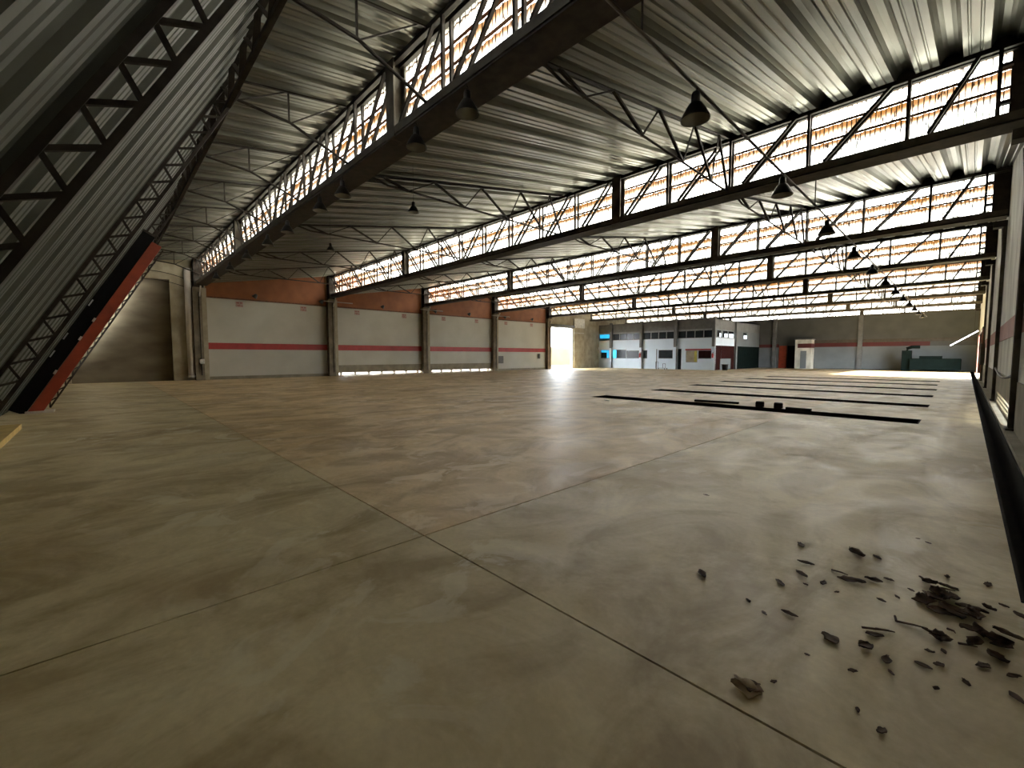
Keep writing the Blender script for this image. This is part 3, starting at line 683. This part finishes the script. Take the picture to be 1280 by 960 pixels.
# upper windows: frames with panes
xs = [-32.9, -31.2] + [-30.9 + k * (3.9 / 4) for k in range(5)] + [-26.65 + k * (3.85 / 4) for k in range(5)] + [-22.4 + k * (3.8 / 4) for k in range(5)]
for a, c in zip(xs, xs[1:]):
    if c - a < 0.5: continue
    f = MB().holes(a, c, 3.45, 4.28, [(a + 0.04, c - 0.04, 3.49, 4.24)], 0.03, 0.10).build('window', M['frame'], t)
    if a < -32: MB().box(a + 0.04, c - 0.04, 0.06, 0.07, 3.75, 4.24).build('pane', M['cyan'], f)
    else: MB().box(a + 0.04, c - 0.04, 0.06, 0.07, 3.49, 4.24).build('pane', M['pane'], f)
for (a, c, z0, z1), kind in zip(low, ('cyanmix', 'cyanside', 'p', 'p', 'p', 'door', 'poster', 'maroon')):
    if kind == 'door':
        MB().box(a, c, 0.11, 0.13, z0, z1).build('dark_door', M['pane'], t); continue
    f = MB().holes(a, c, z0, z1, [(a + 0.05, c - 0.05, z0 + 0.05, z1 - 0.05)], 0.05, 0.12).build('window', M['frame'], t)
    if kind == 'cyanmix':
        MB().box(a + 0.05, a + 0.85, 0.08, 0.09, 1.95, z1 - 0.05).box(a + 0.9, c - 0.05, 0.08, 0.09, z0 + 0.05, z1 - 0.05).build('lit_pane', M['cyan'], f); MB().box(a + 0.05, a + 0.9, 0.08, 0.09, z0 + 0.05, 1.95).build('pane', M['pane'], f)
    elif kind == 'cyanside':
        MB().box(a + 0.05, a + 0.5, 0.08, 0.09, z0 + 0.05, z1 - 0.05).build('lit_pane', M['cyan2'], f); MB().box(a + 0.55, c - 0.05, 0.08, 0.09, z0 + 0.05, z1 - 0.05).build('pane', M['pane'], f)
    elif kind == 'poster':
        MB().box(a + 0.05, a + 0.92, 0.08, 0.09, z0 + 0.05, z1 - 0.05).build('board', M['concrete'], f); MB().box(a + 0.92, c - 0.05, 0.08, 0.09, z0 + 0.05, z1 - 0.05).build('yellow_strip', M['yellow'], f)
    elif kind == 'maroon':
        MB().box(a + 0.05, c - 0.05, 0.08, 0.09, z0 + 0.05, z1 - 0.05).build('pane', M['maroon'], f)
    else:
        MB().box(a + 0.05, c - 0.05, 0.08, 0.09, z0 + 0.05, z1 - 0.05).build('pane', M['pane'], f)
MB().box(-21.5, -18.7, -0.02, 0.0, 2.12, 2.28).build('red_header', M['red'], t)
MB().box(-24.95, -24.85, -0.02, 0.0, 0.0, 2.3).build('joint_strip', M['officegrey'], t)
for x in (-31.05, -26.85, -22.6, -18.4):
    o = MB().box(x - 0.15, x + 0.15, -0.28, 0.0, 0.0, 5.6).build('pillar', M['officegrey'], t)
    MB().box(x - 0.16, x + 0.16, -0.29, -0.28, 0.0, 2.5).build('painted_face', M['office'], o)
# side wall of the block
bays = ((0.15, 5.6), (5.6, 14.0))
MB().holes(0.15, 14.0, 3.45, 4.35, [(0.4, 1.9, 3.5, 4.3), (2.0, 3.5, 3.5, 4.3), (3.6, 5.3, 3.5, 4.3), (8.2, 9.6, 3.5, 4.6)], OXR - 0.15, OXR, 'y').build('side_wall', M['farlow'], t)
MB().box(OXR - 0.15, OXR, 0.15, 5.6, 2.62, 3.45).build('side_parapet', M['office'], t)
MB().box(OXR - 0.15, OXR, 5.6, 14.0, 2.62, 3.45).build('side_parapet', M['farlow'], t)
MB().box(OXR - 0.15, OXR, 0.15, 14.0, 4.35, 5.45).build('side_fascia', M['officegrey'], t)
MB().box(OXR - 0.15, OXR, 0.15, 5.6, 0, 2.62).build('side_lower_wall', M['maroon'], t)
MB().box(OXR - 0.15, OXR, 5.6, 14.0, 0, 2.62).build('side_dark_wall', M['green'], t)
MB().box(OXR, OXR + 0.03, 1.4, 4.4, 0, 1.2).build('side_panel', M['farlow'], t)
MB().box(OXR, OXR + 0.22, 5.4, 5.8, 0, 5.45).build('side_pillar', M['officegrey'], t)
for a, c, lit in ((0.4, 1.9, 0.4), (2.0, 3.5, 0.55), (3.6, 5.3, 0.8), (8.2, 9.6, 0.7)):
    f = MB().holes(a, c, 3.5, 4.3, [(a + 0.05, c - 0.05, 3.55, 4.25)], OXR - 0.12, OXR - 0.03, 'y').build('window', M['frame'], t)
    m_ = a + 0.05 + (c - a - 0.1) * (1 - lit)
    MB().box(OXR - 0.08, OXR - 0.07, a + 0.05, m_, 3.55, 4.25).box(OXR - 0.08, OXR - 0.07, m_, c - 0.05, 3.95, 4.25).build('pane', M['pane'], f)
    MB().box(OXR - 0.08, OXR - 0.07, m_, c - 0.05, 3.55, 3.95).build('lit_pane', M['daypane'], f)
# trolley and bin in front of the office, extinguisher on pillars
t = thing('trolley', 'small dark metal frame trolley in front of the office windows', 'trolley', (-23.6, 45.7, 0))
MB().box(-0.55, 0.55, -0.3, 0.3, 0.12, 0.17).build('deck', M['frame'], t)
for x in (-0.5, 0.5):
    for y in (-0.25, 0.25): MB().tube([(x, y - 0.02, 0.06), (x, y + 0.02, 0.06)], 0.06, 12).build('wheel', M['steel'], t)
MB().tube([(-0.55, -0.28, 0.15), (-0.55, -0.28, 0.85), (-0.55, 0.28, 0.85), (-0.55, 0.28, 0.15)], 0.025, 8).build('handle', M['steel'], t)
MB().tube([(0.3, -0.28, 0.15), (0.3, -0.28, 0.65), (0.3, 0.28, 0.65), (0.3, 0.28, 0.15)], 0.025, 8).build('rail', M['steel'], t)
t = thing('waste_bin', 'low dark bin on the floor by the office corner', 'bin', (-17.4, 47.4, 0))
MB().lathe([(0.0, 0.0), (0.26, 0.0), (0.32, 0.6), (0.30, 0.6), (0.25, 0.04), (0.0, 0.04)]).build('body', M['black'], t, True); MB().lathe([(0.31, 0.58), (0.345, 0.58), (0.345, 0.63), (0.31, 0.63), (0.31, 0.58)]).build('rim', M['steel'], t, True)
def make_ext():
    t = thing('fire_extinguisher', '', 'extinguisher', (0, 0, 0))
    MB().lathe([(0.0, 0.0), (0.09, 0.0), (0.095, 0.02), (0.095, 0.40), (0.07, 0.47), (0.03, 0.50), (0.0, 0.50)], n=14).build('cylinder', M['extred'], t, True)
    MB().tube([(0, 0, 0.5), (0, 0, 0.56), (0.1, 0, 0.58)], 0.02, 6).build('valve', M['steel'], t)
    MB().tube([(0.03, 0, 0.54), (0.13, 0, 0.48), (0.13, 0, 0.2)], 0.015, 6).build('hose', M['black'], t)
    return t
e0 = make_ext(); e0.location = (-26.85, OY - 0.39, 1.35); e0['label'] = 'red extinguisher on the second office pillar'
e1 = copy_tree(e0); e1.location = (-18.4, OY - 0.39, 1.3); e1['label'] = 'red extinguisher on the office corner pillar'

# ------------------------------------------------------------------ pendant lamps
def make_lamp():
    t = thing('pendant_lamp', '', 'lamp', (0, 0, 0))
    MB().lathe([(0.0, 0.215), (0.05, 0.21), (0.065, 0.18), (0.07, 0.06), (0.075, 0.03)], n=18).build('ballast_housing', M['lamp'], t, True)
    o = MB().lathe([(0.072, 0.05), (0.10, 0.03), (0.15, -0.05), (0.205, -0.155), (0.22, -0.19), (0.22, -0.205), (0.21, -0.20)], n=24).build('shade', M['lamp'], t, True)
    MB().lathe([(0.208, -0.20), (0.19, -0.15), (0.14, -0.05), (0.08, 0.025), (0.0, 0.03)], n=24).build('reflector', M['lampin'], o, True)
    MB().tube([(0, 0, 0.21), (0, 0, 0.235), (0.02, 0, 0.255), (0, 0, 0.28)], 0.010, 6).build('hook', M['steel'], t)
    return t
p0 = make_lamp(); n = 0
def lamp(x, y, z, lab, grp, drop=None, k=0.88):
    global n
    o = p0 if n == 0 else copy_tree(p0); n += 1
    o.location = (x, y, z); o['label'] = lab; o['group'] = grp; o.scale = (k, k, k)
    if drop: MB().tube([(0, 0, 0.27), (0, 0, (drop - z) / k)], 0.006, 5).build('cord', M['steel'], o)
PX, PZ = -2.70, 5.14
for k in range(12):
    y = 6.05 + 4.0 * k if k else 6.02
    lamp(PX, y, PZ - 0.25, '%s pendant lamp from the camera on the long ceiling conduit' % ORD[k], 'pendant lamps on the long conduit')
t = thing('lamp_conduit', 'long thin conduit carrying a row of pendant lamps near the right wall', 'conduit', (PX, 0, PZ))
MB().tube([(0, 2.6, 0.0), (0, 56, 0.0)], 0.022, 8).build('pipe', M['girder'], t)
for i in range(NB - 1):
    y = GY[i]; MB().tube([(0, y, 0.0), (0, y, 5.72 - PZ)], 0.012, 6).build('hanger', M['steel'], t)
for k, x in enumerate((-5.75, -7.3, -10.7, -12.2, -15.0, -17.2, -20.2, -23.3, -26.5)):
    lamp(x, 4.48, 5.58, 'dark pendant lamp under the nearest girder, %s from the camera' % ORD[k], 'pendant lamps under the nearest girder', 5.9)
for k, (x, y, z) in enumerate(((-9.55, 5.75, 5.15), (-14.9, 5.78, 5.15))):
    lamp(x, y, z, 'small pendant lamp hung on a cord from the second roof slope, %s one' % ('nearer' if k == 0 else 'farther'), 'lamps on cords under the second roof slope', 6.2, 0.62)

# ------------------------------------------------------------------ loose pieces on the floor
t = MB().bar((-6.15, 14.25, 0.03), (-4.85, 14.42, 0.03), 0.14, 0.06).build('steel_bar', M['trench']); tag(t, 'dark bar lying along the far side of the first floor channel', 'bar')
for k, (x, y) in enumerate(((-4.14, 14.05), (-3.66, 14.05))):
    t = thing('loose_block', '%s dark cube block beside the first floor channel' % ('left' if k == 0 else 'right'), 'block', (x, y, 0), 'loose blocks by the first channel')
    o = MB().box(-0.10, 0.10, -0.08, 0.08, 0, 0.15).build('body', M['trench'], t); bv = o.modifiers.new('b', 'BEVEL'); bv.width = 0.015
    MB().box(-0.085, 0.085, -0.065, 0.065, 0.15, 0.165).build('lid', M['steel'], t)
t = MB().bar((-3.45, 14.0, 0.03), (-2.85, 13.97, 0.03), 0.12, 0.06).build('short_bar', M['trench']); tag(t, 'short dark bar right of the two loose blocks', 'bar')
t = MB().bar((-8.4, 12.35, 0.012), (-8.15, 12.25, 0.012), 0.05, 0.02).build('paper_scrap', M['lightbox']); tag(t, 'pale scrap on the floor near the left end of the first channel', 'scrap')

# dry leaves and twigs: pixel -> floor point of the camera used below
FPX = 540.0; PITCHD = math.atan(35 / 540.0); YAW = R(46.3876); CH = 1.5
def floor_pt(px, py):
    x, u, w = (px - 640) / FPX, -(py - 480) / FPX, 1.0
    w2 = w * math.cos(PITCHD) + u * math.sin(PITCHD); u2 = u * math.cos(PITCHD) - w * math.sin(PITCHD)
    X = x * math.cos(YAW) - w2 * math.sin(YAW); Y = x * math.sin(YAW) + w2 * math.cos(YAW)
    t = -CH / u2; return t * X, t * Y
def leaf_mesh(rng, L, Wd, curl, lobes):
    b = MB(); nu, nv = 8, 5; vs = []
    for i in range(nu):
        u = i / (nu - 1); w = Wd * (math.sin(math.pi * min(1, u * 0.92 + 0.05)) ** 0.8) * (1 + lobes * math.cos(u * 9 + 1)) + 0.002
        for j in range(nv):
            v = j / (nv - 1) * 2 - 1
            vs.append((L * (u - 0.5) * (1 - 0.25 * curl * u), v * w * (1 - 0.35 * curl * abs(v)) + rng.uniform(-1, 1) * 0.22 * Wd,
                       0.006 + curl * Wd * (0.55 * v * v + 0.9 * (u - 0.5) ** 2) + rng.uniform(0, 1) * 0.12 * Wd))
    b.add(vs, [(i * nv + j, (i + 1) * nv + j, (i + 1) * nv + j + 1, i * nv + j + 1) for i in range(nu - 1) for j in range(nv - 1)])
    return b
C1 = lambda x, y: (840 + x / 2.909, 600 + y / 2.909)
single = [(125, 58, .08), (470, 240, .11), (485, 305, .13), (470, 345, .12), (110, 345, .13), (550, 380, .08), (670, 270, .17), (745, 285, .09), (650, 370, .19), (735, 370, .12), (790, 367, .07), (395, 380, .11),
          (278, 445, .05), (335, 488, .05), (425, 490, .11), (930, 232, .06), (895, 217, .04), (760, 442, .06), (820, 430, .05), (1148, 385, .09), (935, 375, .10), (1000, 357, .06), (575, 582, .12), (735, 567, .10), (700, 610, .09),
          (780, 662, .10), (795, 705, .05), (915, 680, .08), (972, 677, .06), (1070, 745, .06), (675, 842, .04), (762, 918, .06), (285, 742, .07), (368, 740, .04), (960, 765, .04), (1130, 680, .08), (1180, 650, .12),
          (1205, 462, .06), (1150, 470, .09), (1215, 565, .15), (1265, 500, .10), (1255, 800, .10), (600, 412, .04), (485, 383, .04), (1240, 720, .08), (935, 628, .05), (988, 628, .05), (490, 640, .03), (655, 700, .05), (870, 405, .05), (905, 358, .04)]
clump = [(915, 445, .16), (945, 432, .18), (975, 422, .15), (1005, 432, .16), (1030, 440, .12), (960, 415, .12), (975, 485, .15), (1010, 485, .17), (1045, 487, .14), (1085, 478, .17), (1095, 500, .17), (1070, 492, .14), (1110, 480, .11),
         (1080, 552, .12), (1120, 562, .14), (1150, 572, .16), (1175, 590, .15), (1200, 612, .14), (1100, 603, .12), (945, 567, .10), (975, 578, .13), (990, 585, .09), (1000, 398, .12), (935, 380, .10)]
twig = [((815, 518), (930, 545)), ((740, 545), (810, 558)), ((940, 390), (1030, 408)), ((1040, 598), (1110, 612)), ((1000, 545), (1030, 562)), ((580, 330), (640, 350)), ((690, 540), (800, 555))]
rng = random.Random(3)
special = {0: 'lone small dark leaf far out on the floor, past the others', 4: 'dark leaf lying alone, leftmost of the scattered row', 6: 'long thin dark leaf at the top of the scatter', 8: 'long dark leaf lying obliquely between the scatter and the clump',
           14: 'upturned dark leaf with a raised tip, in the middle of the scatter', 19: 'round dark leaf alone between the clump and the drain trench', 31: 'small dark leaf nearest the bottom edge of the photo', 24: 'round dark leaf below the middle of the scatter', 25: 'forked dark leaf below the round one'}
for k, (px, py, s) in enumerate(single):
    x, y = floor_pt(*C1(px, py))
    o = leaf_mesh(rng, s * 0.85, s * rng.uniform(0.16, 0.28), rng.uniform(0.2, 0.8), rng.uniform(0, 0.25)).build('dry_leaf', M['leaf'], None, True)
    o.location = (x, y, 0.0); o.rotation_euler = (0, 0, rng.uniform(0, 6.28)); m_ = o.modifiers.new('s', 'SOLIDIFY'); m_.thickness = 0.004; m_.offset = 1
    if k == 24: o.scale = (1, 1.8, 1.2)
    tag(o, special.get(k, 'small dry brown leaf scrap scattered singly around the leaf clump'), 'leaf', 'dry leaves scattered on the floor')
for k, (px, py, s) in enumerate(clump):
    x, y = floor_pt(*C1(px, py))
    o = leaf_mesh(rng, s * 0.85, s * rng.uniform(0.2, 0.34), rng.uniform(0.3, 0.8), rng.uniform(0.1, 0.35)).build('dry_leaf', M['leaf'], None, True)
    o.location = (x, y, 0.002 * (k % 5)); o.rotation_euler = (rng.uniform(-0.2, 0.2), rng.uniform(-0.2, 0.2), rng.uniform(0, 6.28)); m_ = o.modifiers.new('s', 'SOLIDIFY'); m_.thickness = 0.004; m_.offset = 1
    tag(o, 'crumpled dark leaf in the dense leaf clump near the drain trench', 'leaf', 'leaves of the dense clump')
x, y = floor_pt(*C1(270, 765))
t = thing('curled_leaf', 'large pale curled dry leaf lying alone, nearest the camera', 'leaf', (x, y, 0))
for k, (dx, dy, s, a, m) in enumerate(((0.02, 0.03, .10, 1.4, 'leaf'), (0, 0, .13, 0.3, 'leafpale'), (-0.03, 0.015, .09, 2.5, 'leafpale'))):
    o = leaf_mesh(rng, s, s * 0.3, 0.22, 0.3).build('lobe', M[m], t, True); o.location = (dx, dy, 0.004 * k); o.rotation_euler = (0.2 * k, 0.1, a); m_ = o.modifiers.new('s', 'SOLIDIFY'); m_.thickness = 0.004; m_.offset = 1
for k, (p, q) in enumerate(twig):
    a = floor_pt(*C1(*p)); c = floor_pt(*C1(*q)); mx, my = (a[0] + c[0]) / 2 + 0.01, (a[1] + c[1]) / 2
    b = MB(); b.tube([(a[0], a[1], 0.008), (mx, my, 0.012), (c[0], c[1], 0.008)], [0.006, 0.005, 0.003], 6)
    if k == 0: b.tube([(a[0], a[1], 0.008), (a[0] - 0.01, a[1] + 0.05, 0.012)], 0.006, 6)
    o = b.build('twig', M['leaf']); tag(o, 'long thin twig with a forked end left of the leaf clump' if k == 0 else 'short thin dark twig lying among the dry leaves', 'twig', 'twigs among the leaves')

# ------------------------------------------------------------------ outside
g = MB(); g.box(-120, LX - 0.25, -60, 140, -0.14, -0.02).box(RX + 0.25, 90, -60, 140, -0.14, -0.02); g = g.build('ground', M['ground']); struct(g, 'pale yard outside the doorways', 'ground')
w = MB().box(2.6, 2.8, -10, 41.0, -0.02, 1.7).build('added_sun_screen_right', M['lightbox']); struct(w, 'pale wall added outside to keep sun out of the floor vents on the right', 'wall')  # wall added to stop the sun shining in through the vents
w = MB().box(-47, -46.6, 20, 110, 0, 3.0).build('wall_outside', M['tan']); struct(w, 'tan yard wall seen through the doorway', 'wall')

# ------------------------------------------------------------------ light
SKY, SUN = 9.0, 20.0
wd = bpy.data.worlds.new('World'); sc.world = wd; wd.use_nodes = True
nt = wd.node_tree; bg = nt.nodes['Background']
bg.inputs['Color'].default_value = (0.90, 0.95, 1.0, 1); bg.inputs['Strength'].default_value = SKY
sl = bpy.data.lights.new('sun', 'SUN'); sl.energy = SUN; sl.angle = R(1.5); sl.color = (1.0, 0.96, 0.9)
so = bpy.data.objects.new('sun', sl); col.objects.link(so); so.rotation_euler = Vector((-math.cos(R(21)), 0.10, -math.sin(R(21)))).to_track_quat('-Z', 'Y').to_euler(); so.location = (30, 48, 20)

# ------------------------------------------------------------------ camera and view
cd = bpy.data.cameras.new('camera'); cd.sensor_width = 36; cd.lens = 36 * FPX / 1280; cd.clip_start = 0.02; cd.clip_end = 500
co = bpy.data.objects.new('camera', cd); col.objects.link(co)
co.location = (0, 0, CH); co.rotation_euler = (R(90) - PITCHD, 0, YAW)
sc.camera = co
vs = sc.view_settings; vs.view_transform = 'Standard'; vs.look = 'None'; vs.gamma = 1.0; vs.use_curve_mapping = False; vs.exposure = 1.9
sc.cycles.use_denoising = True; sc.cycles.max_bounces = 10; sc.cycles.diffuse_bounces = 6
